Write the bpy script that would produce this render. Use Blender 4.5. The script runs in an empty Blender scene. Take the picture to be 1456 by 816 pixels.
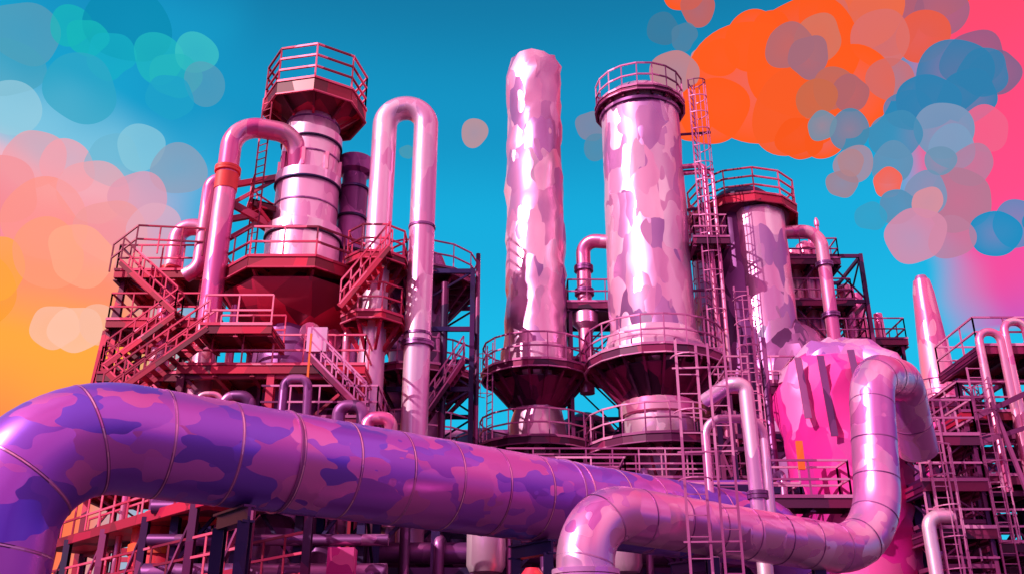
import bpy, math, random
from mathutils import Vector, noise
random.seed(11)
rad = math.radians
scene = bpy.context.scene

def lin(h):
    h = h.lstrip('#'); o = []
    for i in (0, 2, 4):
        c = int(h[i:i+2], 16)/255
        o.append(c/12.92 if c <= .04045 else ((c+.055)/1.055)**2.4)
    return (o[0], o[1], o[2], 1.0)

# ------------------------------------------------------------------ materials
def nodes_of(m):
    m.use_nodes = True
    nt = m.node_tree
    nt.nodes.clear()
    return nt, nt.nodes, nt.links

def paint_metal(name, cols, cell=1.1, zs=.45, metallic=.75, rough=.28, jitter=.4, warp=.9):
    """Cladding / paint laid on in flat brush-like patches."""
    m = bpy.data.materials.new(name)
    nt, N, L = nodes_of(m)
    out = N.new('ShaderNodeOutputMaterial'); b = N.new('ShaderNodeBsdfPrincipled')
    tc = N.new('ShaderNodeTexCoord'); mp = N.new('ShaderNodeMapping')
    mp.inputs['Scale'].default_value = (1, 1, zs)
    L.new(tc.outputs['Object'], mp.inputs['Vector'])
    vo = N.new('ShaderNodeTexVoronoi'); vo.inputs['Scale'].default_value = cell
    if warp > 0 and jitter > .1:
        nz = N.new('ShaderNodeTexNoise'); nz.inputs['Scale'].default_value = 1.3; nz.inputs['Detail'].default_value = 1.0
        L.new(mp.outputs[0], nz.inputs['Vector'])
        sub = N.new('ShaderNodeVectorMath'); sub.operation = 'MULTIPLY_ADD'
        sub.inputs[1].default_value = (warp*1.6,)*3
        L.new(nz.outputs['Color'], sub.inputs[0]); L.new(mp.outputs[0], sub.inputs[2])
        L.new(sub.outputs[0], vo.inputs['Vector'])
    else:
        L.new(mp.outputs[0], vo.inputs['Vector'])
    sp = N.new('ShaderNodeSeparateColor'); L.new(vo.outputs['Color'], sp.inputs[0])
    cr = N.new('ShaderNodeValToRGB'); cr.color_ramp.interpolation = 'LINEAR'
    n = len(cols)
    while len(cr.color_ramp.elements) < n: cr.color_ramp.elements.new(.5)
    for i, c in enumerate(cols):
        cr.color_ramp.elements[i].position = i/(n-1)
        cr.color_ramp.elements[i].color = lin(c)
    L.new(sp.outputs[0], cr.inputs[0])
    L.new(cr.outputs[0], b.inputs['Base Color'])
    b.inputs['Metallic'].default_value = metallic
    mr = N.new('ShaderNodeMapRange'); mr.inputs[3].default_value = rough*.8; mr.inputs[4].default_value = rough*1.4
    L.new(sp.outputs[1], mr.inputs[0]); L.new(mr.outputs[0], b.inputs['Roughness'])
    if jitter > 0:
        ge = N.new('ShaderNodeNewGeometry')
        s2 = N.new('ShaderNodeVectorMath'); s2.operation = 'SUBTRACT'; s2.inputs[1].default_value = (.5, .5, .5)
        L.new(vo.outputs['Color'], s2.inputs[0])
        ma = N.new('ShaderNodeVectorMath'); ma.operation = 'MULTIPLY_ADD'; ma.inputs[1].default_value = (jitter,)*3
        L.new(s2.outputs[0], ma.inputs[0]); L.new(ge.outputs['Normal'], ma.inputs[2])
        no = N.new('ShaderNodeVectorMath'); no.operation = 'NORMALIZE'
        L.new(ma.outputs[0], no.inputs[0]); L.new(no.outputs[0], b.inputs['Normal'])
    L.new(b.outputs[0], out.inputs[0])
    return m

M = {}
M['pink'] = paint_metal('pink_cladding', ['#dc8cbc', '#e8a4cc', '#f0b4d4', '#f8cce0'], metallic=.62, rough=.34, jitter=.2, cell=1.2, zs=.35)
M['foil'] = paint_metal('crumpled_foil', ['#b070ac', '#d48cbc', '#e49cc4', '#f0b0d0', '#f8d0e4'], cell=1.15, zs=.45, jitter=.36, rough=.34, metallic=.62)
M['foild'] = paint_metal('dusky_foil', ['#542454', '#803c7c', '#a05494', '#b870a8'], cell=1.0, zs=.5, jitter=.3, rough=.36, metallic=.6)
M['big'] = paint_metal('pipeline_cladding', ['#7a4ccc', '#9450cc', '#a854cc', '#b85ccc', '#cc64c8', '#e070c0'], cell=1.05, zs=1.8, jitter=.22, rough=.34, warp=.9, metallic=.66)
M['big2'] = paint_metal('elbow_pipe_cladding', ['#cc68b8', '#e080c4', '#ec90c8', '#f8b4d8'], cell=1.5, zs=1.0, jitter=.26, rough=.3, metallic=.66)
M['magenta'] = paint_metal('magenta_foil', ['#c01488', '#e01890', '#f42498', '#ff3ca0', '#ff68b4'], cell=.9, zs=.6, jitter=.4, rough=.5, metallic=.1)
M['violet'] = paint_metal('violet_foil', ['#a858bc', '#d078cc', '#e890d4', '#f8b4dc'], cell=1.2, zs=.8, jitter=.35, rough=.38, metallic=.45)
M['rail'] = paint_metal('pink_handrail', ['#702058', '#a84884', '#d470a8', '#f098c4'], cell=.5, zs=1, metallic=.4, rough=.45, jitter=0)
M['railr'] = paint_metal('red_glow_handrail', ['#780c38', '#b01c48', '#e03c68', '#f4789c'], cell=.5, zs=1, metallic=.35, rough=.45, jitter=0)  # rail reddened: the glow of the left side is put into its colour
M['deck'] = paint_metal('maroon_deck_steel', ['#380830', '#5c1044', '#84184c', '#a02460'], cell=.9, zs=1, metallic=.3, rough=.45, jitter=.1)
M['deckr'] = paint_metal('red_glow_deck_steel', ['#540428', '#880830', '#b81040', '#e01c48'], cell=.9, zs=1, metallic=.25, rough=.45, jitter=.1)  # crimson carries the left side's red glow in the deck colour
M['steel'] = paint_metal('plum_structural_steel', ['#280c3c', '#4c144c', '#741c58', '#a04078'], cell=.7, zs=1, metallic=.4, rough=.45, jitter=.1)
M['steelr'] = paint_metal('red_glow_structural_steel', ['#58083c', '#900c38', '#c81c48', '#e04c70'], cell=.7, zs=1, metallic=.3, rough=.45, jitter=.1)  # left-side red glow painted into the steel colour
M['dark'] = paint_metal('indigo_structural_steel', ['#1c0a30', '#300f48', '#2c1c58', '#5c1858'], cell=.8, zs=1, metallic=.45, rough=.4, jitter=.1)
M['red'] = paint_metal('red_vessel_paint', ['#c01044', '#e01438', '#f82c48', '#ff5048'], cell=1.0, zs=.6, metallic=.1, rough=.45, jitter=.25)
M['pinkr'] = paint_metal('rose_pipe_cladding', ['#e0589c', '#ec78ac', '#f490b8', '#fcb4cc'], cell=1.2, zs=.4, jitter=.2, rough=.32, metallic=.6)
M['orange'] = paint_metal('orange_paint', ['#e84838', '#f0601c', '#ff7c2c'], cell=1, zs=1, metallic=0, rough=.5, jitter=0)

def ground_mat():
    m = bpy.data.materials.new('asphalt_ground'); nt, N, L = nodes_of(m)
    out = N.new('ShaderNodeOutputMaterial'); b = N.new('ShaderNodeBsdfPrincipled')
    tc = N.new('ShaderNodeTexCoord'); nz = N.new('ShaderNodeTexNoise'); nz.inputs['Scale'].default_value = .4; nz.inputs['Detail'].default_value = 8
    cr = N.new('ShaderNodeValToRGB'); cr.color_ramp.elements[0].color = (.04, .035, .05, 1); cr.color_ramp.elements[1].color = (.09, .07, .09, 1)
    L.new(tc.outputs['Object'], nz.inputs[0]); L.new(nz.outputs[0], cr.inputs[0]); L.new(cr.outputs[0], b.inputs['Base Color'])
    b.inputs['Roughness'].default_value = .9
    L.new(b.outputs[0], out.inputs[0]); return m

# ------------------------------------------------------------------ mesh builder
UP = Vector((0, 0, 1))
def V(*a): return Vector(a)

class Part:
    def __init__(s, name, mat, flat=False):
        s.name, s.mat, s.flat = name, mat, flat
        s.v, s.f = [], []
    def ring_tube(s, rings, cap=True, closed=False):
        base = len(s.v); n = len(rings[0])
        for r in rings: s.v.extend(r)
        m = len(rings)
        for i in range(m if closed else m-1):
            a = base+i*n; b = base+((i+1) % m)*n
            for j in range(n):
                k = (j+1) % n
                s.f.append((a+j, a+k, b+k, b+j))
        if cap and not closed:
            s.f.append(tuple(base+j for j in reversed(range(n))))
            s.f.append(tuple(base+(m-1)*n+j for j in range(n)))
    def tube(s, path, r, seg=20, jit=0, cap=True, closed=False):
        path = [Vector(p) for p in path]
        n = len(path); rr = r if isinstance(r, (list, tuple)) else [r]*n
        rings = []; prev = None
        for i, p in enumerate(path):
            if closed: t = path[(i+1) % n]-path[i-1]
            elif i == 0: t = path[1]-p
            elif i == n-1: t = p-path[i-1]
            else: t = (path[i+1]-p).normalized()+(p-path[i-1]).normalized()
            t.normalize()
            if prev is None:
                a = UP if abs(t.z) < .9 else V(1, 0, 0)
                u = t.cross(a).normalized()
            else:
                u = (prev-t*prev.dot(t)).normalized()
            prev = u; w = t.cross(u)
            ring = []
            for j in range(seg):
                q = 2*math.pi*j/seg+(math.pi/seg if seg == 4 else 0)
                d = u*math.cos(q)+w*math.sin(q)
                k = rr[i]
                if jit: k *= 1+jit*noise.noise((p+d*rr[i])*1.5)+random.uniform(-jit, jit)*.3
                ring.append(p+d*k)
            rings.append(ring)
        s.ring_tube(rings, cap, closed)
    def beam(s, a, b, w=.1, h=None):
        a, b = Vector(a), Vector(b); h = h or w
        t = (b-a)
        if t.length < 1e-5: return
        t.normalize()
        ref = UP if abs(t.z) < .95 else V(0, 1, 0)
        u = t.cross(ref).normalized()*w/2; x = u.normalized().cross(t)*h/2
        s.ring_tube([[p+u+x, p-u+x, p-u-x, p+u-x] for p in (a, b)])
    def ibeam(s, a, b, w=.25, h=.3):
        s.beam(a, b, w*.25, h*.9)
        o = V(0, 0, 1) if abs((Vector(b)-Vector(a)).normalized().z) < .9 else V(0, 1, 0)
        for q in (-1, 1):
            s.beam(Vector(a)+o*q*h/2, Vector(b)+o*q*h/2, w, h*.16)
    def box(s, x0, x1, y0, y1, z0, z1):
        s.beam(((x0+x1)/2, y0, (z0+z1)/2), ((x0+x1)/2, y1, (z0+z1)/2), x1-x0, z1-z0)
    def lathe(s, cx, cy, prof, seg=40, jit=0, js=1.0, rot=0):
        rings = []
        for (r, z) in prof:
            ring = []
            for j in range(seg):
                q = 2*math.pi*j/seg+rot
                k = r
                if jit:
                    p = V(cx+r*math.cos(q), cy+r*math.sin(q), z)
                    k = r*(1+jit*noise.noise(p*js)+jit*.5*noise.noise(p*js*2.6)+random.uniform(-jit, jit)*.15)
                    q += random.uniform(-.35, .35)*2*math.pi/seg
                zz = z+(random.uniform(-.25, .25)*min(.9, jit*6) if jit else 0)
                ring.append(V(cx+k*math.cos(q), cy+k*math.sin(q), zz))
            rings.append(ring)
        s.ring_tube(rings)
    def foil(s, cx, cy, prof, dz=.75, seg=18, jit=.09, js=.9):
        out = []
        for (r0, z0), (r1, z1) in zip(prof, prof[1:]):
            n = max(1, int(abs(z1-z0)/dz))
            for i in range(n): out.append((r0+(r1-r0)*i/n, z0+(z1-z0)*i/n))
        out.append(prof[-1])
        s.lathe(cx, cy, out, seg, jit, js)
    def build(s, parent):
        if not s.v: return
        o = parent.location
        me = bpy.data.meshes.new(s.name)
        me.from_pydata([tuple(p-o) for p in s.v], [], s.f)
        me.materials.append(s.mat)
        if not s.flat:
            me.polygons.foreach_set('use_smooth', [True]*len(me.polygons))
            me.set_sharp_from_angle(angle=rad(33))
        me.update()
        ob = bpy.data.objects.new(s.name, me)
        scene.collection.objects.link(ob); ob.parent = parent
        return ob

class Unit:
    def __init__(s, name, x=0, y=0, z=0):
        s.e = bpy.data.objects.new(name, None)
        s.e.location = (x, y, z); scene.collection.objects.link(s.e); s.p = {}
    def __call__(s, name, mat=None, flat=False):
        if name not in s.p: s.p[name] = Part(name, M[mat], flat)
        return s.p[name]
    def done(s):
        for p in s.p.values(): p.build(s.e)

def fillet(pts, R, n=9):
    pts = [Vector(p) for p in pts]; out = [pts[0]]
    for i in range(1, len(pts)-1):
        p = pts[i]; a = (pts[i-1]-p); b = (pts[i+1]-p)
        rr = R[i-1] if isinstance(R, (list, tuple)) else R
        ua, ub = a.normalized(), b.normalized()
        th = math.pi-ua.angle(ub)
        if th < .02: out.append(p); continue
        t = min(rr*math.tan(th/2), a.length*.499, b.length*.499); r = t/math.tan(th/2)
        s0 = p+ua*t; s1 = p+ub*t
        c = p+(ua+ub).normalized()*(r/math.cos(th/2))
        v0, v1 = s0-c, s1-c
        for k in range(n+1):
            f = k/n
            out.append(c+(v0*math.sin((1-f)*th)+v1*math.sin(f*th))/math.sin(th))
    out.append(pts[-1]); return out

def resample(path, step):
    L = [0]
    for a, b in zip(path, path[1:]): L.append(L[-1]+(b-a).length)
    n = max(2, int(L[-1]/step)); out = []
    for i in range(n+1):
        d = L[-1]*i/n
        for j in range(len(path)-1):
            if L[j+1] >= d-1e-6:
                f = (d-L[j])/max(1e-6, L[j+1]-L[j]); out.append(path[j].lerp(path[j+1], min(1, max(0, f)))); break
    return out

def bands(part, path, r, step, w=.05, k=1.03):
    pts = resample(path, step)
    for i in range(1, len(pts)-1):
        t = (pts[i+1]-pts[i-1]).normalized()
        part.tube([pts[i]-t*w, pts[i]+t*w], r*k, 48)

def flange(part, p, t, r, w=.09):
    p = Vector(p); t = Vector(t).normalized()
    part.tube([p-t*w*1.1, p-t*.01], r*1.35, 24); part.tube([p+t*.01, p+t*w*1.1], r*1.35, 24)

def railing(part, pts, h=1.15, sp=1.0, r=.032, levels=(.5, 1.0), toe=None, closed=False):
    pts = [Vector(p) for p in pts]
    if closed: pts = pts+[pts[0]]
    for a, b in zip(pts, pts[1:]):
        n = max(1, round((b-a).length/sp))
        for i in range(n): part.beam(a.lerp(b, i/n), a.lerp(b, i/n)+V(0, 0, h), r*1.6)
        for lv in levels: part.beam(a+V(0, 0, h*lv), b+V(0, 0, h*lv), r*2)
        if toe: part.beam(a+V(0, 0, .09), b+V(0, 0, .09), .03, .16)
    part.beam(pts[-1], pts[-1]+V(0, 0, h), r*1.6)

def ring_platform(U, cx, cy, z, R, rin, n=16, h=1.15, fascia=.3, deck='deck', rail='rail', a0=0, a1=360, under=1.2, rot=0, tag='', rr=.032, levels=(.5, 1.0)):
    full = (a1-a0) >= 360
    pts = [(math.cos(rad(a0+rot+(a1-a0)*i/n)), math.sin(rad(a0+rot+(a1-a0)*i/n))) for i in range(n if full else n+1)]
    D = U('deck'+tag, deck); K = U('railing'+tag, rail)
    m = len(pts); rng = range(m) if full else range(m-1)
    for i in rng:
        a, b = pts[i], pts[(i+1) % m]
        base = len(D.v)
        for zz in (z-.08, z):
            for (p, r) in ((a, rin), (a, R), (b, R), (b, rin)): D.v.append(V(cx+p[0]*r, cy+p[1]*r, zz))
        D.f += [(base, base+1, base+2, base+3), (base+7, base+6, base+5, base+4)]
        F = U('fascia'+tag, deck)
        F.beam((cx+a[0]*(R+.02), cy+a[1]*(R+.02), z-fascia/2+.05), (cx+b[0]*(R+.02), cy+b[1]*(R+.02), z-fascia/2+.05), .06, fascia)
        K.beam((cx+a[0]*(R+.05), cy+a[1]*(R+.05), z+.08), (cx+b[0]*(R+.05), cy+b[1]*(R+.05), z+.08), .09, .1)
        K.beam((cx+a[0]*(R+.05), cy+a[1]*(R+.05), z-fascia+.04), (cx+b[0]*(R+.05), cy+b[1]*(R+.05), z-fascia+.04), .09, .05)
    for p in pts:   # radial brackets
        if under > 0:
            D.beam((cx+p[0]*rin*.9, cy+p[1]*rin*.9, z-.2), (cx+p[0]*R*.97, cy+p[1]*R*.97, z-.2), .1, .22)
            D.beam((cx+p[0]*rin*.95, cy+p[1]*rin*.95, z-under), (cx+p[0]*R*.9, cy+p[1]*R*.9, z-.3), .1, .14)
    railing(K, [(cx+p[0]*R, cy+p[1]*R, z+.06) for p in pts], h, 1.1, rr, levels, closed=full)

def rect_platform(U, x0, x1, y0, y1, z, h=1.15, deck='deck', rail='rail', tag='', sides='fblr', beams='steel', grid=1.2):
    D = U('deck'+tag, deck); D.box(x0, x1, y0, y1, z-.07, z)
    B = U('floor_beams'+tag, beams)
    n = max(1, round((x1-x0)/grid))
    for i in range(n+1): B.ibeam((x0+(x1-x0)*i/n, y0, z-.25), (x0+(x1-x0)*i/n, y1, z-.25), .16, .26)
    F = U('fascia'+tag, deck)
    F.beam((x0-.05, y0-.03, z-.14), (x1+.05, y0-.03, z-.14), .05, .3); F.beam((x0-.05, y1+.03, z-.14), (x1+.05, y1+.03, z-.14), .05, .3)
    F.beam((x0-.03, y0, z-.14), (x0-.03, y1, z-.14), .05, .3); F.beam((x1+.03, y0, z-.14), (x1+.03, y1, z-.14), .05, .3)
    K = U('railing'+tag, rail)
    K.beam((x0-.06, y0-.06, z+.05), (x1+.06, y0-.06, z+.05), .07, .1)
    if 'f' in sides: railing(K, [(x0, y0, z), (x1, y0, z)], h)
    if 'b' in sides: railing(K, [(x0, y1, z), (x1, y1, z)], h)
    if 'l' in sides: railing(K, [(x0, y0, z), (x0, y1, z)], h)
    if 'r' in sides: railing(K, [(x1, y0, z), (x1, y1, z)], h)

def frame(U, x0, x1, y0, y1, z0, z1, nlev=3, mat='steel', w=.2, nx=1, brace=True, tag=''):
    S = U('steel_frame'+tag, mat)
    xs = [x0+(x1-x0)*i/nx for i in range(nx+1)]
    for x in xs:
        for y in (y0, y1): S.ibeam((x, y, z0), (x, y, z1), w, w*1.1)
    for k in range(1, nlev+1):
        z = z0+(z1-z0)*k/nlev-.1; zb = z0+(z1-z0)*(k-1)/nlev
        for y in (y0, y1):
            S.beam((x0, y, z), (x1, y, z), w*.7, w)
            if brace:
                for i in range(nx):
                    if (i+k) % 2: S.beam((xs[i], y+.02, zb), (xs[i+1], y+.02, z), w*.4)
                    else: S.beam((xs[i+1], y+.02, zb), (xs[i], y+.02, z), w*.4)
        for x in xs:
            S.beam((x, y0, z-.02), (x, y1, z-.02), w*.7, w)
        if brace:
            S.beam((x0, y0, zb), (x0, y1, z), w*.4); S.beam((x1, y1, zb), (x1, y0, z), w*.4)

def ladder(U, x, y, z0, z1, w=.5, ang=0, cage=True, mat='rail', tag='', r=.028, step=.34):
    K = U('ladder'+tag, mat)
    c, s_ = math.cos(rad(ang)), math.sin(rad(ang))
    def P(a, b, z): return V(x+a*c-b*s_, y+a*s_+b*c, z)
    for q in (-w/2, w/2): K.beam(P(q, 0, z0), P(q, 0, z1), r*2)
    z = z0+.2
    while z < z1: K.beam(P(-w/2, 0, z), P(w/2, 0, z), r*1.1); z += step
    if cage:
        C = U('ladder_cage'+tag, mat); z = z0+2.2; H = []
        while z < z1:
            ar = [P(math.cos(t)*w*.72, -.05-abs(math.sin(t))*w*1.25, z) for t in [math.pi*i/8 for i in range(9)]]
            for a, b in zip(ar, ar[1:]): C.beam(a, b, r*1.1)
            H.append(ar); z += .9
        for a, b in zip(H, H[1:]):
            for i in (1, 3, 5, 7): C.beam(a[i], b[i], r)

def stairs(U, a, b, width=.8, mat='rail', step='deck', tag=''):
    a, b = Vector(a), Vector(b); d = b-a; hd = V(d.x, d.y, 0).normalized(); sd = V(-hd.y, hd.x, 0)
    S = U('stair_stringers'+tag, mat); T = U('stair_treads'+tag, step)
    for q in (-.5, .5):
        o = sd*width*q
        T.beam(a+o, b+o, .06, .24)
        S.beam(a+o+V(0, 0, .1), b+o+V(0, 0, .1), .07, .06)
        S.beam(a+o+V(0, 0, 1.05), b+o+V(0, 0, 1.05), .06); S.beam(a+o+V(0, 0, .55), b+o+V(0, 0, .55), .05)
        for k in range(6): S.beam((a+o).lerp(b+o, k/5), (a+o).lerp(b+o, k/5)+V(0, 0, 1.05), .05)
    n = max(3, int(abs(d.z)/.22))
    for i in range(n):
        p = a.lerp(b, (i+.5)/n); T.beam(p-sd*width/2, p+sd*width/2, .24, .04)

# ================================================================== GROUND
g = bpy.data.meshes.new('ground'); S_ = 3000
g.from_pydata([(-S_, -S_, 0), (S_, -S_, 0), (S_, S_, 0), (-S_, S_, 0)], [], [(0, 1, 2, 3)])
g.materials.append(ground_mat()); go = bpy.data.objects.new('ground', g); scene.collection.objects.link(go)

# ================================================================== LEFT: distillation column
U = Unit('distillation_column', -8.6, 36, 0)
cx, cy = -8.6, 36
U('concrete_base', 'dark').lathe(cx, cy, [(2.3, 0), (2.3, .6)], 8)
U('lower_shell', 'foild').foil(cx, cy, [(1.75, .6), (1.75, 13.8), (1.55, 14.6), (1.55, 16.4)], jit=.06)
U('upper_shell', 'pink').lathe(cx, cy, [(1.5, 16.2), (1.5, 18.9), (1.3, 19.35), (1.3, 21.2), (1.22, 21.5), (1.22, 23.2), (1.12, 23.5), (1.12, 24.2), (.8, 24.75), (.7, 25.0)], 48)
for z, r in ((18.9, 1.56), (21.35, 1.37), (23.35, 1.28)):
    U('stiffening_rings', 'pink').lathe(cx, cy, [(r-.1, z-.22), (r, z-.2), (r, z+.2), (r-.1, z+.22)], 48)
    U('ring_gaskets', 'dark').lathe(cx, cy, [(r-.1, z-.29), (r+.03, z-.28), (r+.03, z-.22), (r-.1, z-.21)], 48)
for z, r in ((17.4, 1.53), (20.1, 1.33), (22.4, 1.25), (24.1, 1.16)):
    U('seams', 'foild').lathe(cx, cy, [(r-.06, z-.03), (r, z-.03), (r, z+.03), (r-.06, z+.03)], 48)
for a in range(0, 360, 45):
    c, s_ = math.cos(rad(a)), math.sin(rad(a))
    U('lugs', 'pinkr').box(cx+c*1.28-.07, cx+c*1.28+.07, cy+s_*1.28-.07, cy+s_*1.28+.07, 21.6, 22.4)
ring_platform(U, cx, cy, 25.2, 2.15, .7, 8, 1.7, .6, 'deckr', 'railr', rot=10, tag='_top', under=1.3, rr=.04, levels=(.35, .68, 1.0))
U('top_hopper', 'deckr').lathe(cx, cy, [(.95, 24.3), (1.2, 24.5), (2.0, 25.0), (2.0, 25.05)], 8, rot=rad(10))
U('top_nozzle', 'pinkr').lathe(cx, cy, [(.5, 25.2), (.5, 26.1), (.65, 26.1), (.65, 26.25), (.2, 26.4)], 20)
ring_platform(U, cx, cy, 16.6, 3.25, 1.5, 8, 1.25, .42, 'deckr', 'railr', rot=22.5, tag='_mid', under=2.0, rr=.036)
U('mid_hopper', 'deckr').lathe(cx, cy, [(1.6, 14.5), (2.2, 14.9), (2.9, 15.9), (2.9, 16.0)], 8, rot=rad(22.5))
rect_platform(U, -11.7, -5.2, 32.4, 38.2, 12.2, deck='deckr', rail='railr', tag='_main', beams='steelr')
rect_platform(U, -8.6, -4.6, 32.0, 35.0, 10.2, tag='_low', beams='steel')
frame(U, -11.6, -5.3, 32.6, 38.0, 0, 12.0, 4, 'steelr', .26, 2)
stairs(U, (-4.9, 31.7, 10.2), (-6.9, 31.7, 12.2), .8, 'rail')
stairs(U, (-13.9, 32.0, 10.6), (-10.6, 32.0, 13.3), .9, 'railr', 'deckr', '_left')
rect_platform(U, -10.8, -8.4, 31.6, 33.6, 13.4, tag='_ped', deck='deckr', rail='railr', sides='fb', beams='steelr')
U('instrument_panel', 'pink').box(-7.2, -6.5, 32.0, 32.2, 12.6, 13.5)
U('orange_post', 'orange').beam((-6.9, 31.3, 9.0), (-6.9, 31.3, 13), .07)
for dx, z0 in ((-2.1, 14.0), (2.3, 13.0), (2.9, 12.2)):
    U('standpipes', 'pinkr').tube([(cx+dx, cy-1.2, z0-4), (cx+dx, cy-1.2, z0+1.4)], .16, 14)
for a in (200, 235, 300, 330):
    c, s_ = math.cos(rad(a)), math.sin(rad(a))
    U('manholes', 'pinkr').tube([(cx+c*1.4, cy+s_*1.4, 14.1), (cx+c*2.0, cy+s_*2.0, 14.1)], .3, 18)
    U('manholes', 'pinkr').tube([(cx+c*1.95, cy+s_*1.95, 14.1), (cx+c*2.1, cy+s_*2.1, 14.1)], .4, 18)
for z in (17.2, 19.4, 21.0):
    U('side_struts', 'steelr').beam((cx-3.0, cy-.6, z), (cx-1.2, cy-.2, z+.6), .18, .24)
    U('side_struts', 'steelr').beam((cx-3.0, cy-.6, z-.9), (cx-1.3, cy-.2, z+.5), .1, .14)
ring_platform(U, cx, cy, 20.0, 2.3, 1.4, 4, 1.1, .25, 'deckr', 'railr', a0=120, a1=215, tag='_side', under=1.0)
ladder(U, cx-1.75, cy-1.2, 16.6, 24.9, .5, -30, False, 'railr', '_up')
U.done()

U = Unit('vent_stack', -6.85, 37)
U('shell', 'foild').lathe(-6.85, 37, [(.62, 0), (.62, 21.6), (.52, 21.8), (.52, 22.3), (.75, 22.45), (.75, 23.1), (.55, 23.1)], 28)
for z in (17, 18.6, 20.2, 21.6): U('bands', 'dark').lathe(-6.85, 37, [(.62, z-.06), (.68, z-.05), (.68, z+.05), (.62, z+.06)], 28)
U.done()

U = Unit('overhead_pipe', -11.4, 34)
p = fillet([(-11.4, 34, 0), (-11.4, 34, 23.1), (-9.0, 34.9, 23.1), (-8.9, 35.3, 21.2)], [1.15, .9], 12)
U('pipe', 'pinkr').tube(p, .42, 28)
for z in (13.6, 20.9): flange(U('flanges', 'red'), (-11.4, 34, z), UP, .38, .1)
U('coupling', 'red').tube([(-11.4, 34, 20.0), (-11.4, 34, 20.7)], .45, 28)
U('brackets', 'steelr').beam((-11.4, 34, 19.6), (-9.6, 35.4, 19.0), .16, .3)
U('brackets', 'steelr').beam((-11.4, 34, 16.4), (-9.6, 35.4, 16.2), .16, .3)
U.done()
U = Unit('gooseneck_pipe', -13.6, 36.5)
p = fillet([(-14.0, 36.5, 12), (-14.0, 36.5, 19.6), (-12.7, 36.5, 19.6), (-12.7, 36.5, 18.0)], [.6, .6], 10)
U('pipe', 'pinkr').tube(p, .36, 24); flange(U('flanges', 'red'), (-14.0, 36.5, 17.6), UP, .36)
U.done()
U = Unit('gooseneck_pipe', -12.6, 35.5)
p = fillet([(-13.1, 35.6, 17.0), (-12.55, 35.5, 17.3), (-12.55, 35.5, 21.3), (-11.4, 35.7, 21.4)], [.6, .5], 10)
U('pipe', 'pinkr').tube(p, .3, 24)
U.done()

U = Unit('inverted_u_pipe', -3.57, 34.5)
p = fillet([(-5.28, 34.5, 0), (-5.28, 34.5, 24.15), (-3.57, 34.5, 24.15), (-3.57, 34.5, 0)], [.85, .85], 16)
U('pipe', 'pink').tube(p, .5, 32)
flange(U('flanges', 'foild'), (-3.57, 34.5, 13.7), UP, .47, .09)
for z in (14.1, 18.6): U('clamps', 'foild').lathe(-3.57, 34.5, [(.5, z-.05), (.54, z-.05), (.54, z+.05), (.5, z+.05)], 28)
for z in (17.0, 14.6):
    ring_platform(U, -5.28, 34.5, z, 1.18, .5, 8, 1.15, .25, 'deckr', 'railr', rot=22.5, tag='_%d' % int(z), under=1.2)
U('brackets', 'steelr').beam((-5.28, 34.6, 16.7), (-7.2, 35.6, 16.4), .14, .2)
stairs(U, (-6.3, 33.2, 14.6), (-4.6, 33.2, 17.0), .7, 'railr', 'deckr')
U.done()

U = Unit('staircase_tower', -14.2, 37.2)
frame(U, -15.7, -12.5, 36, 38.6, 0, 17.2, 8, 'steelr', .18, 1)
for i, z in enumerate((17.2, 15.1, 12.9, 10.8, 8.6)):
    rect_platform(U, -15.9, -12.4, 35.6, 38.8, z, deck='deckr', rail='railr', tag='_%d' % i, beams='steelr')
for i, z in enumerate((15.1, 12.9, 10.8, 8.6)):
    xa, xb = (-15.4, -13) if i % 2 else (-13, -15.4)
    stairs(U, (xa, 35.1, z), (xb, 35.1, z+2.1), .8, 'railr', 'deckr')
railing(U('railing_top', 'railr'), [(-16.0, 35.2, 17.0), (-15.0, 34.9, 17.7), (-12.4, 35.2, 17.7)], 1.2)
U('raking_post', 'steelr').beam((-16.6, 36, 8.0), (-15.7, 36, 17), .16); U('raking_post', 'steelr').beam((-17.0, 36, 0), (-16.1, 36, 14.8), .16)
U.done()

# ================================================================== reactor between
U = Unit('reactor_vessel', -4.2, 41)
U('shell', 'foild').lathe(-4.2, 41, [(1.3, 0), (1.3, 19.4), (1.0, 20.2), (.3, 20.6)], 36)
for k, (z, R) in enumerate(((18.7, 2.6), (14.2, 2.7), (11.0, 2.7))):
    ring_platform(U, -4.2, 41, z, R, 1.3, 14, 1.2, .25, 'deck', 'rail', tag='_%d' % k, under=1.6)
frame(U, -5.6, -1.7, 38.6, 43, 0, 18.6, 7, 'dark', .2, 1)
U('risers', 'steel').tube([(-1.5, 39.2, 0), (-1.5, 39.2, 19.6)], .1, 12); U('risers', 'steel').tube([(-2.9, 38.7, 0), (-2.9, 38.7, 18)], .16, 12)
stairs(U, (-3.9, 38.2, 11.2), (-2.0, 38.2, 14.2), .8, tag='_low')
stairs(U, (-6.9, 37.5, 14.6), (-5.2, 37.5, 17.0), .8, 'railr', 'deckr', tag='_mid')
U.done()

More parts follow.
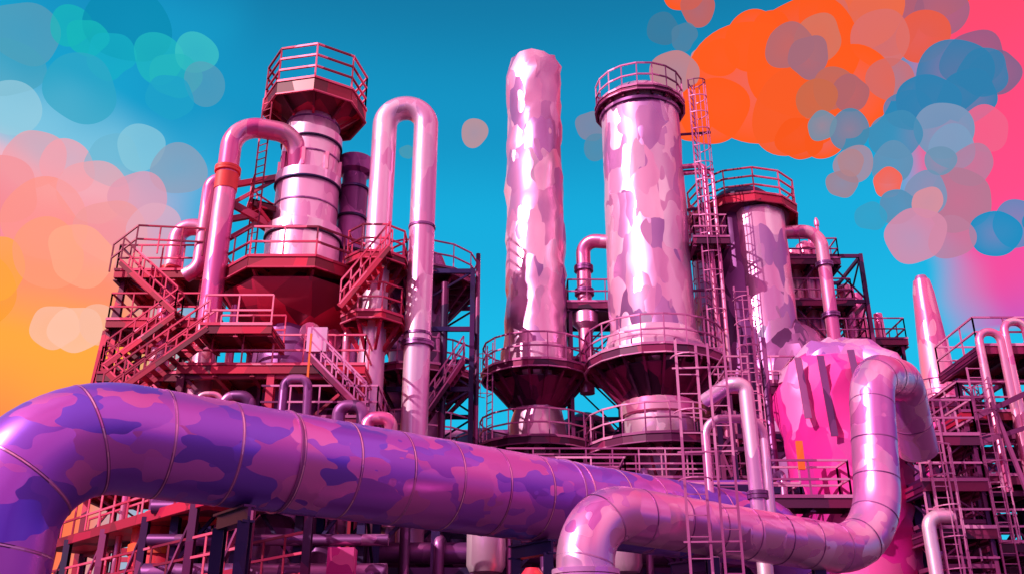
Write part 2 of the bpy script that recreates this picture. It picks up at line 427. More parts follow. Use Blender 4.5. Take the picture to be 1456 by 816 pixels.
# ================================================================== central towers
U = Unit('foil_clad_tower', 1.1, 42); cx, cy = 1.12, 42
U('foundation', 'dark').lathe(cx, cy, [(1.9, 0), (1.9, .7)], 8)
U('shaft', 'foil').foil(cx, cy, [(1.45, 15.0), (1.42, 21), (1.38, 26), (1.4, 31.2), (1.25, 31.7), (.6, 32.0)], jit=.11, dz=.6, seg=20)
U('lower_shaft', 'foil').foil(cx, cy, [(1.3, .7), (1.3, 12.4), (1.05, 13.3), (1.3, 14.3), (1.5, 15.0)], jit=.06)
U('collar', 'pink').lathe(cx, cy, [(1.55, 14.9), (1.65, 15.0), (1.65, 15.9), (1.5, 16.0)], 36)
ring_platform(U, cx, cy, 14.8, 2.45, 1.3, 18, 1.25, .3, tag='_upper', under=1.4)
ring_platform(U, cx, cy, 11.4, 2.55, 1.3, 18, 1.2, .3, tag='_lower', under=1.1)
U('cone', 'deck').lathe(cx, cy, [(1.1, 13.2), (1.9, 14.3), (1.9, 14.35)], 18)
ladder(U, cx-2.1, cy-1.0, 11.4, 16.0, .5, -60, True)
U.done()

U = Unit('fractionating_tower', 6.2, 40); cx, cy = 6.2, 40
U('foundation', 'dark').lathe(cx, cy, [(2.3, 0), (2.3, .7)], 8)
U('shaft', 'foil').foil(cx, cy, [(1.9, 15.9), (1.84, 27.3)], jit=.03, seg=44, dz=.6, js=.6)
U('head', 'pink').lathe(cx, cy, [(1.84, 27.2), (1.86, 27.8), (1.6, 28.25), (1.0, 28.6), (.3, 28.75)], 44)
for z in (27.15, 27.75): U('head_rings', 'foild').lathe(cx, cy, [(1.85, z-.08), (1.96, z-.07), (1.96, z+.07), (1.85, z+.08)], 44)
U('skirt', 'pink').lathe(cx, cy, [(2.35, 14.7), (2.35, 15.2), (2.1, 15.5), (1.98, 15.95), (1.9, 16.0)], 44)
U('neck', 'foil').foil(cx, cy, [(1.35, .7), (1.35, 8.3), (1.0, 9.2), (1.0, 10.2), (1.45, 11), (1.45, 12.4), (1.3, 13), (2.0, 14.7)], jit=.04, seg=22)
U('neck_ring', 'pinkr').lathe(cx, cy, [(1.5, 8.0), (1.65, 8.05), (1.65, 8.4), (1.5, 8.45)], 36); U('neck_ring', 'pinkr').lathe(cx, cy, [(1.5, 12.3), (1.6, 12.35), (1.6, 12.9), (1.5, 12.95)], 36)
ring_platform(U, cx, cy, 27.6, 2.1, 1.8, 18, 1.25, .2, tag='_top', under=.5)
ring_platform(U, cx, cy, 14.6, 3.0, 1.5, 20, 1.3, .35, tag='_upper', under=1.8)
ring_platform(U, cx, cy, 10.9, 3.1, 1.2, 20, 1.25, .32, tag='_lower', under=1.4)
U('cone', 'deck').lathe(cx, cy, [(1.3, 12.9), (2.4, 14.1), (2.4, 14.15)], 20)
ladder(U, cx+2.35, cy-.9, 14.6, 28.6, .55, 60, True, r=.032)
for dx, r in ((2.75, .12), (3.1, .09)):
    U('riser_pipes', 'pinkr').tube(fillet([(cx+dx, cy-.6, 0), (cx+dx, cy-.6, 27-dx), (cx+1.2, cy-.3, 27-dx)], .3), r, 12)
rect_platform(U, cx+1.9, cx+3.4, cy-1.2, cy+.6, 20.2, tag='_landing')
for z in range(16, 27, 2): U('pipe_supports', 'steel').beam((cx+1.7, cy-.4, z), (cx+3.2, cy-.6, z), .08, .1)
U.done()

U = Unit('relief_valve_pipe', 3.5, 42)
p = fillet([(3.4, 42, 14), (3.4, 42, 21.6), (5.0, 41.4, 21.2)], .55)
U('pipe', 'pinkr').tube(p, .34, 22); flange(U('flanges', 'foild'), (3.4, 42, 20.1), UP, .34, .12); flange(U('flanges', 'foild'), (3.4, 42, 18.9), UP, .34, .12)
rect_platform(U, 2.6, 5.2, 41.5, 44.5, 18.2); rect_platform(U, 2.4, 5.4, 42, 45, 15.6, tag='_low')
frame(U, 2.7, 5.1, 41.7, 44.3, 0, 18, 7, 'steel', .16)
U('valve_body', 'pink').lathe(3.4, 42, [(.3, 17.0), (.6, 17.3), (.6, 17.8), (.3, 18.1)], 20)
U.done()

# ================================================================== third tower
U = Unit('regenerator_tower', 11.4, 42.5); cx, cy = 11.3, 42.5
U('core_shell', 'foil').foil(cx+.35, cy-.9, [(1.45, 12), (1.4, 22.6)], jit=.02, seg=36)
U('wrapped_shell', 'foild').foil(cx-.45, cy+.2, [(2.2, 0), (2.2, 12), (2.6, 14), (2.3, 16), (2.1, 19.5), (2.0, 22.4)], jit=.09)
ring_platform(U, cx, cy, 23.0, 2.6, .5, 12, 1.35, .4, tag='_top', under=0, deck='deckr', rail='railr', rr=.036, levels=(.33, .66, 1))
U('hopper', 'deck').lathe(cx, cy, [(1.7, 22.1), (2.3, 22.75), (2.3, 22.8)], 12)
U('head', 'dark').lathe(cx, cy, [(1.7, 23), (1.7, 23.7), (1.2, 24.2)], 24)
p = fillet([(cx+1.0, cy-.9, 21.8), (cx+3.3, cy-1.2, 21.8), (cx+3.3, cy-1.2, 13)], .9)
U('downcomer', 'pinkr').tube(p, .3, 22)
for z in (20, 17.5, 15): flange(U('flanges', 'foild'), (cx+3.3, cy-1.2, z), UP, .3)
U('foil_skirt', 'foild').foil(cx+1.1, cy-1.0, [(2.0, 8), (2.5, 12.5), (2.3, 14.5), (1.5, 16.4), (.6, 17.2)], jit=.2, seg=20)
ladder(U, cx-2.5, cy-1.6, 14, 23.0, .5, -40, True, r=.032)
ring_platform(U, cx, cy, 11.4, 3.4, 2.2, 18, tag='_low', under=1.2)
U.done()

U = Unit('foil_wrapped_vessel', 11.3, 32)
U('body', 'magenta').foil(11.2, 32, [(1.8, 0), (1.8, 6), (2.05, 8.5), (2.05, 11.2), (1.6, 12.0), (.9, 12.5)], jit=.16, dz=.6, seg=20)
U('foil_collar', 'violet').foil(11.4, 32.2, [(1.9, 11.4), (1.8, 12.1), (1.4, 12.6), (.8, 12.9), (.3, 13.0)], jit=.24, seg=18)
p = resample(fillet([(11.2, 31.6, 11.9), (12.4, 30.6, 11.8), (12.7, 30.3, 9)], 1.0), .5)
U('violet_duct', 'violet').tube(p, .72, 16, .14)
for a, z0, L_ in ((-120, 10.9, 3.0), (-95, 11.0, 1.6), (-60, 10.8, 3.8), (-140, 11.0, 2.0)):   # hanging foil strips
    q = rad(a); U('hanging_foil_strips', 'foild').beam((11.2+2.2*math.cos(q), 32+2.2*math.sin(q), z0+.9), (11.2+2.22*math.cos(q+.06), 32+2.22*math.sin(q+.06), z0-L_*.6), .22, .06)
U.done()

# ================================================================== BIG PIPELINE
U = Unit('pipeline', -8.5, 16.1, 0)
d = V(.79, .613, 0).normalized(); a0 = V(-8.5, 16.1, 5.9)
end = a0+d*21.0
p = fillet([(-8.5, 16.1, 0), a0, end, end+V(.6, .5, -5.9)], [1.9, 2.0], 16)
U('cladding', 'big').tube(p, 1.0, 72)
bands(U('seam_bands', 'big2'), p, 1.0, 1.25, .012, 1.010)
bands(U('seam_laps', 'foild'), p, 1.0, 1.25, .03, 1.005)
for s_ in (4.9, 12.2):
    q = a0+d*s_; U('ring_joint', 'foild').tube([q-d*.018, q+d*.018], 1.03, 64)
for s_ in (4.15, 11.5, 17.0):
    q = a0+d*s_; n_ = V(-d.y, d.x, 0)
    U('pipe_supports', 'dark').ibeam(q+n_*.8-V(0, 0, 5.9), q+n_*.8-V(0, 0, 1.3), .22, .22); U('pipe_supports', 'dark').ibeam(q-n_*.4-V(0, 0, 5.9), q-n_*.4-V(0, 0, 1.3), .22, .22)
    U('pipe_supports', 'dark').ibeam(q+n_*.95-V(0, 0, 1.17), q-n_*.55-V(0, 0, 1.17), .24, .28)
U.done()

U = Unit('s_bend_pipe', 1.4, 19)
p = fillet([(1.4, 19, 0), (1.4, 19, 4.95), (8.9, 24.0, 4.7), (9.45, 24.4, 9.4), (11.2, 26.6, 9.9), (12.0, 28.2, 8.2)], [1.0, 1.9, 1.2, .9], 16)
U('cladding', 'big2').tube(p, .56, 48)
bands(U('seam_bands', 'foild'), p, .56, .95, .014, 1.015)
flange(U('flanges', 'violet'), (1.4, 19, 3.7), UP, .48, .09)
for q in ((4.2, 20.92), (7.0, 22.84)): U('pipe_supports', 'dark').ibeam((q[0], q[1], 0), (q[0], q[1], 4.25), .25, .25)
U.done()

U = Unit('access_ladder_frame', 4.1, 19.8)
for x in (3.5, 3.93): U('mast', 'rail').beam((x, 19.6, 0), (x, 19.6, 8.7-(x-3.45)*.4), .05)
for x in (4.15, 4.5): U('mast', 'rail').beam((x, 19.45, 0), (x, 19.45, 8.5), .045)
z = .3
while z < 8.4:
    U('rungs', 'rail').beam((3.5, 19.6, z), (3.93, 19.6, z), .022); U('rungs', 'rail').beam((4.15, 19.45, z+.12), (4.5, 19.45, z+.12), .02); z += .42
for z in (4.4, 6.2, 8.0): U('ties', 'rail').beam((3.4, 19.62, z), (4.6, 19.5, z), .035)
for z in (5.6, 7.0, 8.2):
    t = [V(3.7+.33*math.cos(q), 19.55-.42*abs(math.sin(q)), z) for q in [math.pi*i/8 for i in range(9)]]
    for a, b in zip(t, t[1:]): U('hoops', 'rail').beam(a, b, .024)
U.done()
U = Unit('looped_drain_pipe', 5.8, 24.6)
p = fillet([(5.3, 25.6, 9.0), (5.9, 24.9, 9.3), (6.25, 24.9, 9.2), (6.35, 24.9, 0)], [.4, .4]); U('pipe', 'pink').tube(p, .2, 18); flange(U('flanges', 'foild'), (6.3, 24.9, 6.3), UP, .2)
p = fillet([(5.3, 26, 4), (5.3, 26, 8.6), (6.9, 26, 8.6), (6.9, 26, 5)], .5); U('pipe', 'pink').tube(p, .12, 16)
U.done()

# ================================================================== pipe racks behind the pipeline
U = Unit('pipe_rack', 0, 34)
frame(U, -5, 13, 31.5, 36.5, 0, 7.8, 3, 'dark', .28, 7)
rr = random.Random(5)
for i, z in enumerate((3.4, 5.4, 7.6)):
    for j in range(5):
        y = 31.9+j*.95; r = rr.choice((.14, .2, .28, .34)); zz = z+r
        U('rack_pipes_%s' % ('a' if (i+j) % 3 else 'b'), 'foild' if (i+j) % 3 else 'big').tube([(-6+rr.random()*2, y, zz), (13, y, zz)], r, 14)
for i in range(16):
    x = -4.5+i*1.1; y = 31.0+rr.random()*.4; z1 = 5.5+rr.random()*3.4
    pp = fillet([(x, y, 0), (x, y, z1), (x, y+2, z1)], .35); U('drop_pipes', 'foild').tube(pp, rr.choice((.08, .12, .17)), 12)
rect_platform(U, -1.8, 3.6, 30.6, 32.0, 7.4, tag='_a'); rect_platform(U, 4.0, 9.0, 30.2, 32.0, 6.5, tag='_b')
for x in (-.8, 2.0, 3.4):
    U('pumps', 'pink').lathe(x, 30.6, [(.5, 5.0), (.6, 5.2), (.6, 6.2), (.3, 6.6)], 24)
U.done()
U = Unit('pipe_rack', 2, 49)
frame(U, -9, 22, 47.5, 51, 0, 13.2, 5, 'dark', .3, 12)
for k, z in enumerate((8.6, 10.9, 13.2)):
    for j in range(4): U('rack_pipes', 'dark' if (j+k) % 3 else 'foild').tube([(-9, 47.9+j*.9, z+.3), (22, 47.9+j*.9, z+.3)], .22+.06*((j+k) % 3), 14)
for x, r, z in ((-6.5, 1.4, 12.5), (-1.6, 1.6, 13.4), (3.6, 1.5, 14.2), (9.4, 2.0, 13.5), (8.6, 1.0, 15), (14, 1.4, 12)):
    U('dark_vessels', 'dark').lathe(x, 46.2, [(r, 0), (r, z-1), (r*.75, z-.4), (r*.25, z)], 30)
for x0, x1, z in ((-9, -4, 12.2), (-2, 6, 10.5), (7, 13, 12.0)): rect_platform(U, x0, x1, 44.0, 45.0, z, tag='_%d' % int(x0+10), sides='f', beams='dark')
U.done()

U = Unit('access_walkway', 4, 37)
rect_platform(U, -.2, 8.8, 36.2, 37.2, 9.0, tag='_a')
frame(U, 7.9, 10.6, 34, 36, 0, 12.2, 6, 'steel', .16, 1)
rect_platform(U, 7.8, 10.4, 33.9, 36.1, 11.9, tag='_b'); rect_platform(U, 7.8, 10.2, 29.2, 30.2, 7.0, tag='_c')
ladder(U, 8.3, 32.4, 7, 15.2, .5, 0, True)
U('orange_panel', 'orange').box(8.9, 9.1, 29.8, 29.9, 8.0, 8.9)
for x in (8.6, 9.0): U('hung_pipes', 'foild').tube([(x, 32.9, 0), (x, 32.9, 13.4)], .14, 14)
U.done()

# ================================================================== right: platform tower
U = Unit('exchanger_structure', 16, 46)
frame(U, 13.8, 17.6, 44.5, 48, 0, 22, 9, 'steel', .18, 2)
for i, z in enumerate((21.6, 19.4, 17.3, 15.0, 12.6)):
    rect_platform(U, 13.6, 16.4+.4*i, 44.2, 48.2, z, tag='_%d' % i)
for x, z1, r in ((14.6, 22.8, .3), (15.6, 24.0, .15), (15.2, 23.2, .3), (17.0, 20.8, .3), (16.0, 24.6, .09)):
    U('vessels', 'pinkr').lathe(x, 45.6, [(r, 0), (r, z1-.5), (r*1.4, z1-.45), (r*1.4, z1-.2), (r*.6, z1)], 20)
rect_platform(U, 17.6, 19.9, 46, 49, 18.0, tag='_side'); frame(U, 17.8, 19.7, 46.2, 48.8, 0, 17.9, 6, 'steel', .16, 1, tag='_side')
for x, z1, r in ((18.2, 21.0, .4), (19.2, 19.9, .28)):
    U('stub_stacks', 'pinkr').lathe(x, 47.4, [(r*1.2, 0), (r*1.1, 17), (r*.8, z1), (r*.8, z1)], 22)
U.done()

U = Unit('flare_chimney', 25.3, 55)
U('shaft', 'pinkr').lathe(25.3, 55, [(1.15, 0), (1.15, 17.2), (1.05, 17.6), (.95, 19), (.62, 24.2), (.48, 25.0)], 30)
U('tip', 'foild').lathe(25.3, 55, [(.48, 24.9), (.3, 25.3)], 20)
ring_platform(U, 25.3, 55, 17.0, 2.0, 1.0, 14, 1.2, .3, under=1.0)
U.done()

U = Unit('ladder_tower', 12.9, 30.2)
frame(U, 12.5, 14.2, 29.3, 31.4, 0, 9.0, 7, 'steel', .12, 1)
for i, z in enumerate((8.9, 7.5, 6.1, 4.7)): rect_platform(U, 12.4, 14.3, 29.2, 31.5, z, tag='_%d' % i, sides='fr')
ladder(U, 12.9, 29.1, 0, 9.4, .5, 0, True)
U('riser', 'pink').tube(fillet([(12.2, 28.8, 0), (12.2, 28.8, 6.4), (12.9, 28.8, 6.4)], .4), .2, 18)
U.done()

U = Unit('scaffold_tower', 17.5, 35)
frame(U, 16.3, 19.8, 34, 37, 0, 12.2, 6, 'steel', .18, 2)
for i, z in enumerate((13.4, 10.9, 8.6, 6.3)):
    rect_platform(U, 16.2+(1.0 if i == 0 else 0), 20.6, 33.8, 37.2, z, tag='_%d' % i, deck='deckr' if i == 1 else 'deck')
for x, z1 in ((17.2, 13.9), (18.2, 14.3), (19.0, 14.1)):
    pp = fillet([(x, 33.6, 8), (x, 33.6, z1), (x+.8, 33.6, z1), (x+.8, 33.6, 8)], .38); U('arched_pipes', 'pinkr').tube(pp, .15, 16)
U('column', 'pink').lathe(19.4, 33.6, [(.45, 0), (.45, 12.6), (.3, 12.9)], 24)
U('raking_props', 'rail').beam((16.8, 32.8, 11), (17.9, 32, 3), .12); U('raking_props', 'rail').beam((16.0, 33, 10.4), (20, 33, 12.2), .14, .18)
U('raking_props', 'rail').beam((15.6, 33, 9.4), (20, 33, 10.8), .1, .16)
ladder(U, 16.6, 33.2, 4, 12.4, .5, 0, True)
U.done()
U = Unit('storage_drum', 17.6, 29)
U('drum', 'pinkr').tube([(16.4, 30.3, 3.9), (20.5, 31.5, 4.2)], .6, 28); U('drum', 'pinkr').tube([(16.3, 30.27, 3.89), (16.4, 30.3, 3.9)], .68, 28)
U('saddles', 'dark').box(17.0, 17.4, 29.6, 31.4, 0, 3.4); U('saddles', 'dark').box(19, 19.4, 30.2, 32, 0, 3.5)
U.done()
U = Unit('pipe_rack', 15, 38)
frame(U, 13, 24, 37.6, 41, 0, 10.5, 4, 'dark', .25, 5)
for j in range(6): U('rack_pipes', 'foild').tube([(12, 37.7+j*.5, 5+j*.9), (24, 37.7+j*.5, 5+j*.9)], .2+.05*(j % 3), 14)
U('pink_vessel', 'magenta').lathe(17.3, 38.5, [(1, 0), (1, 11), (.7, 11.6), (.2, 11.8)], 26)
U('violet_vessel', 'violet').lathe(15.2, 37.0, [(.8, 0), (.8, 9), (.5, 9.6)], 26)
U.done()

# ================================================================== bottom left, under the pipeline
U = Unit('lower_walkway', -12, 29)
A = V(-16.5, 34.5, 6.2); B = V(-6.2, 23.2, 6.2); dd = (B-A).normalized(); nn = V(-dd.y, dd.x, 0)
for q in (0, 1.6):
    U('edge_beams', 'deckr').beam(A+nn*q, B+nn*q, .1, .28)
    railing(U('railing', 'railr'), [A+nn*q+V(0, 0, .1), B+nn*q+V(0, 0, .1)], 1.1, 1.1)
U('deck', 'deckr').beam(A+nn*.8, B+nn*.8, 1.6, .06)
for q in (0, 1.6):
    U('edge_beams', 'deckr').beam(A+nn*q-V(0, 0, 2), B+nn*q-V(0, 0, 2), .1, .26)
    railing(U('railing', 'railr'), [A+nn*q-V(0, 0, 1.9), B+nn*q-V(0, 0, 1.9)], 1.0, 1.1)
for k in range(6):
    c = A.lerp(B, k/5)
    for q in (0, 1.6): U('posts', 'steel').ibeam(c+nn*q-V(0, 0, 6.2), c+nn*q, .2, .2)
    if k < 5: U('posts', 'steel').beam(c-V(0, 0, 4), A.lerp(B, (k+1)/5)-V(0, 0, .3), .09)
U.done()
U = Unit('red_process_drum', -10.6, 30)
U('shell', 'red').lathe(-10.6, 30, [(.9, 0), (.9, 6.2), (.6, 6.7), (.2, 6.8)], 30)
U('ring', 'orange').lathe(-10.6, 30, [(.9, 5.4), (.96, 5.4), (.96, 5.7), (.9, 5.7)], 30)
U.done()
U = Unit('pump_skid', -6.5, 29)
frame(U, -9.4, -4.2, 27.5, 30.5, 0, 7.2, 3, 'dark', .22, 3)
for x, r, z in ((-8.4, .55, 5.6), (-7.0, .8, 6.0), (-5.6, .6, 5.4)):
    U('vessels', 'foild').lathe(x, 29, [(r, 0), (r, z), (r*.6, z+.4), (.1, z+.5)], 26)
for i, (z, r) in enumerate(((3.6, .2), (4.6, .28), (5.5, .16), (6.4, .2))):
    U('headers', 'violet' if i == 1 else 'foild').tube([(-10, 27.2, z), (-3.4, 27.2, z)], r, 16)
rect_platform(U, -9.6, -4.0, 27.2, 30.8, 7.2, sides='f')
U('cabinet', 'magenta').box(-4.9, -4.2, 26.4, 27.0, 3.6, 5.2)
U.done()
U = Unit('red_process_drum', 0.6, 30)
U('shell', 'red').lathe(0.6, 29.4, [(.35, 0), (.35, 4.8), (.2, 5)], 20)
U.done()
U = Unit('manifold_piping', -9.5, 30.8)
rr = random.Random(9)
for i in range(9):
    x = -12.4+i*.95; z0 = 7.5+rr.random(); z1 = z0+1.2+rr.random()*1.8
    pp = fillet([(x, 31.2, 4), (x, 31.2, z1), (x+.8, 31.2, z1), (x+.8, 31.8, z0-1)], .3)
    U('pipes_%d' % (i % 2), 'foild' if i % 2 else 'pinkr').tube(pp, rr.choice((.1, .15, .22)), 14)
U.done()

# ================================================================== CLOUDS: overlapping flat translucent puffs far behind the plant
def blob_mat():
    m = bpy.data.materials.new('cloud_puff_colour'); nt, N, L = nodes_of(m)
    out = N.new('ShaderNodeOutputMaterial'); e = N.new('ShaderNodeEmission'); at = N.new('ShaderNodeAttribute'); at.attribute_name = 'puff'
    tr = N.new('ShaderNodeBsdfTransparent'); mx = N.new('ShaderNodeMixShader')
    L.new(at.outputs['Color'], e.inputs[0]); L.new(at.outputs['Alpha'], mx.inputs[0]); L.new(tr.outputs[0], mx.inputs[1]); L.new(e.outputs[0], mx.inputs[2])
    L.new(mx.outputs[0], out.inputs[0]); return m
BM = blob_mat()
def cloud(name, blobs, alpha):
    verts, faces, cols = [], [], []; rg = random.Random(3)
    for k, (x, z, r, c) in enumerate(blobs):
        c0 = V(x, 600-k*1.2, z); n = (V(0, 0, 1.7)-c0).normalized()
        u = n.cross(UP).normalized(); w = u.cross(n)
        ph = [rg.random()*6.28 for _ in range(3)]; am = [rg.uniform(.02, .08), rg.uniform(.01, .07), rg.uniform(0, .04)]
        base = len(verts); col = lin(c); t = rg.uniform(.93, 1.08)
        al = 1.0 if c == OR else alpha*rg.uniform(.85, 1.1)
        NS = 48; verts.append(c0); cols.append(tuple(a*t for a in col[:3])+(min(1, al*.85),))
        for j in range(NS):
            q = 2*math.pi*j/NS
            k2 = r*(1+am[0]*math.sin(2*q+ph[0])+am[1]*math.sin(3*q+ph[1])+am[2]*math.sin(5*q+ph[2]))
            verts.append(c0+u*math.cos(q)*k2+w*math.sin(q)*k2); cols.append(tuple(a*t for a in col[:3])+(min(1, al),))
        for j in range(NS): faces.append((base, base+1+j, base+1+(j+1) % NS))
    e = bpy.data.objects.new(name, None); scene.collection.objects.link(e)
    me = bpy.data.meshes.new('puffs'); me.from_pydata([tuple(v) for v in verts], [], faces)
    ca = me.color_attributes.new('puff', 'FLOAT_COLOR', 'POINT')
    for i, c in enumerate(cols): ca.data[i].color = c
    me.materials.append(BM); ob = bpy.data.objects.new('puffs', me); scene.collection.objects.link(ob); ob.parent = e

OR = '#ff5a20'
cloud('cloud', [
 (-291,467,30,'#0a90b8'),(-367,458,24,'#5a9cb4'),(-333,464,15,'#18b4b8'),(-318,452,14,'#18b4b8'),(-370,424,22,'#4aa6c2'),(-314,405,25,'#30a8c8'),(-296,433,17,'#18b0c4'),
 (-260,430,18,'#20b4bc'),(-245,414,17,'#28b8c0'),(-232,433,15,'#40c4c4'),(-222,405,15,'#5a9cb6'),(-245,393,16,'#20a4cc'),
 (-348,318,22,'#f48c90'),(-307,335,18,'#f29ca8'),(-330,340,20,'#f498a0'),(-275,338,18,'#70bcd8'),(-257,348,16,'#8ccce0'),(-228,330,18,'#8ea0b8'),
 (-283,312,22,'#f4a0a8'),(-251,307,18,'#e89cb4'),(-310,290,27,'#fa9488'),(-264,280,22,'#f8a0a0'),(-235,280,18,'#e0a8bc'),(-280,262,20,'#ffa888'),
 (-345,236,26,'#ffa02c'),(-335,252,20,'#ffa43c'),(-300,262,22,'#ff9c78'),(-286,211,14,'#fcc0a8'),(-272,209,15,'#fcc0a8'),(-258,212,12,'#fcc0a8'),(-343,369,19,'#a0d4e6'),
], .72)
cloud('cloud', [
 (-113,387,6,'#2a9ac0'),(-75,355,5,'#4a98b0'),(-27,370,10,'#b89098'),(57,375,11,'#7a86a4'),(61,357,10,'#5a8eae'),
 (113,458,12,'#3c7ca0'),(128,450,10,'#5080a0'),(140,475,13,'#c0605c'),(131,491,16,OR),(118,415,17,'#c88890'),(139,427,8,'#e08c90'),
 (172,405,44,OR),(143,381,24,OR),(128,372,14,OR),(150,424,14,OR),(210,424,41,OR),(175,437,21,OR),(190,446,14,OR),(200,375,31,'#f85c28'),(237,393,31,OR),(198,352,15,OR),(215,350,13,OR),(233,363,11,OR),
 (248,478,17,OR),(212,488,10,'#f85030'),(286,475,26,OR),(312,486,30,OR),(250,449,28,'#e86848'),(268,446,26,'#a0607c'),(223,452,17,'#d86a60'),
 (264,458,15,'#e4644c'),(307,449,18,'#9c6484'),(290,427,18,'#f0604c'),(259,424,20,'#dc6e68'),(320,405,20,'#7c6088'),(332,393,16,'#74648c'),
 (193,415,16,'#b46c74'),(205,405,14,'#a86c7c'),(213,420,16,'#d4705c'),(218,378,14,'#c86c60'),(257,384,15,'#cc6a68'),(228,372,12,'#b86870'),
 (298,384,25,'#3080b0'),(319,387,16,'#3080b0'),(304,367,18,'#3080b0'),(276,362,19,'#3080b0'),(262,355,14,'#3080b0'),(250,335,16,'#4088b0'),
 (220,338,13,'#4c8cb0'),(219,312,12,'#a0889c'),(243,312,13,'#6090b4'),(200,360,13,'#c8684c'),(279,335,18,'#7894b8'),(304,335,15,'#f86890'),(281,321,14,'#80a0c4'),(290,307,13,'#b882a4'),
 (235,294,9,'#f86858'),(257,286,13,'#8090b4'),(276,280,19,'#b07894'),(237,275,11,'#5c94bc'),(219,268,9,'#38a0c8'),(204,290,9,'#a8808c'),
 (243,254,17,'#d88cac'),(264,252,13,'#c080a0'),(290,254,14,'#208cc0'),(304,260,14,'#208cc0'),(318,260,10,'#208cc0'),(194,327,9,'#7090a8'),(208,300,8,'#b4848c'),(250,272,9,'#d08c9c'),(262,300,9,'#7298b8'),
], .95)

# ================================================================== WORLD / SKY
w = bpy.data.worlds.new('World'); scene.world = w; w.use_nodes = True
nt = w.node_tree; N = nt.nodes; L = nt.links; N.clear()
SUN = V(-.66, -.52, .58).normalized()
def math_(op, a, b=None, c=None, clamp=False):
    n = N.new('ShaderNodeMath'); n.operation = op; n.use_clamp = clamp
    for i, v in enumerate((a, b, c)):
        if v is None: continue
        if isinstance(v, (int, float)): n.inputs[i].default_value = v
        else: L.new(v, n.inputs[i])
    return n.outputs[0]
def ss(x, a, b):
    n = N.new('ShaderNodeMapRange'); n.interpolation_type = 'SMOOTHSTEP'; L.new(x, n.inputs[0]); n.inputs[1].default_value = a; n.inputs[2].default_value = b; return n.outputs[0]
def ramp(x, stops, interp='EASE'):
    n = N.new('ShaderNodeValToRGB'); n.color_ramp.interpolation = interp
    while len(n.color_ramp.elements) < len(stops): n.color_ramp.elements.new(.5)
    for e, (p_, c) in zip(n.color_ramp.elements, stops): e.position = p_; e.color = lin(c)
    L.new(x, n.inputs[0]); return n.outputs[0]
def mix(f, a, b):
    n = N.new('ShaderNodeMix'); n.data_type = 'RGBA'; L.new(f, n.inputs[0]); L.new(a, n.inputs[6]); L.new(b, n.inputs[7]); return n.outputs[2]
tc = N.new('ShaderNodeTexCoord'); sp = N.new('ShaderNodeSeparateXYZ'); L.new(tc.outputs['Generated'], sp.inputs[0])
az = math_('ARCTAN2', sp.outputs[0], sp.outputs[1]); el = math_('ARCSINE', sp.outputs[2])
nz = N.new('ShaderNodeTexNoise'); nz.inputs['Scale'].default_value = 5; nz.inputs['Detail'].default_value = 2; L.new(tc.outputs['Generated'], nz.inputs['Vector'])
wob = math_('MULTIPLY', math_('SUBTRACT', nz.outputs['Fac'], .5), .22)
azw = math_('ADD', az, wob); elw = math_('ADD', el, math_('MULTIPLY', wob, .8))
base = ramp(el, [(0, '#10c8ec'), (.3, '#04b8e4'), (.45, '#04a8d8'), (.56, '#0490c0'), (.7, '#0474a0'), (1, '#006088')])
warm = ramp(elw, [(.12, '#ff7040'), (.28, '#ffa430'), (.35, '#fc8c68'), (.42, '#f8889c'), (.47, '#f0b0c0'), (.51, '#78c0dc'), (.57, '#089cc8'), (.7, '#0478ac')])
c1 = mix(ss(azw, -.31, -.44), base, warm)
pinkc = ramp(elw, [(.28, '#c050b8'), (.36, '#f04498'), (.46, '#fc4480'), (.6, '#ff4468'), (.9, '#e85c9c')])
mR = math_('MULTIPLY', ss(azw, .42, .49), ss(el, .308, .318))
c2 = mix(mR, c1, pinkc)
mpw = N.new('ShaderNodeMapping'); mpw.inputs['Scale'].default_value = (1, 1, .22); L.new(tc.outputs['Generated'], mpw.inputs['Vector'])
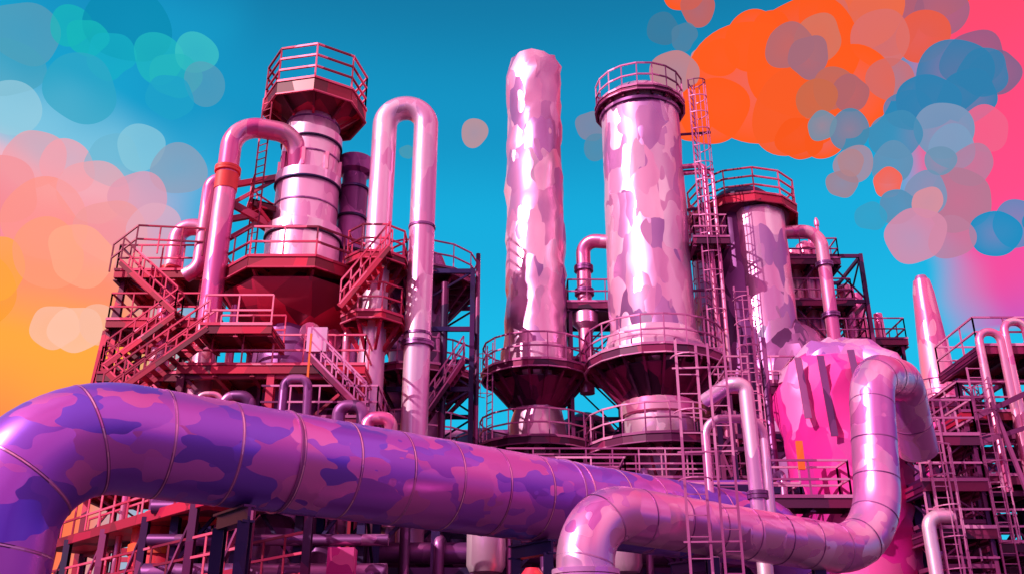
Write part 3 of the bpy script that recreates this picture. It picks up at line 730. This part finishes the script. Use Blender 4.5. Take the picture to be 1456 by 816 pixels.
n3 = N.new('ShaderNodeTexNoise'); n3.inputs['Scale'].default_value = 4.2; n3.inputs['Detail'].default_value = 1.5; L.new(mpw.outputs[0], n3.inputs['Vector'])
rear = ramp(n3.outputs['Fac'], [(.28, '#40207c'), (.42, '#a8308c'), (.48, '#f4609c'), (.53, '#fcb4d0'), (.58, '#ffffff'), (.64, '#f890bc'), (.75, '#c04098')])  # unseen streaks behind the camera, added so the metal reflects pink and white
low = ramp(el, [(0, '#381c80'), (.07, '#5038b0'), (.14, '#2084d4'), (.2, '#7050c0'), (.3, '#e850a8')])  # low rear bands, added to give the pipes blue and violet reflections
rear = mix(ss(elw, .12, .32), low, rear)
c3 = mix(ss(math_('ABSOLUTE', az), .95, 1.4), c2, rear)
rstr = math_('ADD', 1.2, math_('MULTIPLY', ss(math_('ABSOLUTE', az), .95, 1.4), .25))
sky = N.new('ShaderNodeTexSky'); sky.sky_type = 'NISHITA'; sky.sun_disc = False
sky.sun_elevation = math.asin(SUN.z); sky.sun_rotation = math.atan2(SUN.x, SUN.y)
b1 = N.new('ShaderNodeBackground'); b1.inputs[1].default_value = .05; L.new(sky.outputs[0], b1.inputs[0])
b2 = N.new('ShaderNodeBackground'); L.new(rstr, b2.inputs[1]); L.new(c3, b2.inputs[0])
ad = N.new('ShaderNodeMixShader'); ad.inputs[0].default_value = .87; L.new(b1.outputs[0], ad.inputs[1]); L.new(b2.outputs[0], ad.inputs[2])
wo = N.new('ShaderNodeOutputWorld'); L.new(ad.outputs[0], wo.inputs[0])

sl = bpy.data.lights.new('sun', 'SUN'); sl.energy = 4.6; sl.angle = rad(.5); sl.color = (1, .90, .86)
so = bpy.data.objects.new('sun', sl); scene.collection.objects.link(so); so.rotation_euler = (-SUN).to_track_quat('-Z', 'Y').to_euler()

cam = bpy.data.cameras.new('camera'); cam.lens = 33.97; cam.sensor_width = 36; cam.clip_end = 6000
co = bpy.data.objects.new('camera', cam); co.location = (0, 0, 1.7); co.rotation_euler = (rad(112.6), 0, 0)
scene.collection.objects.link(co); scene.camera = co
scene.view_settings.view_transform = 'Standard'; scene.view_settings.look = 'None'; scene.view_settings.exposure = 0
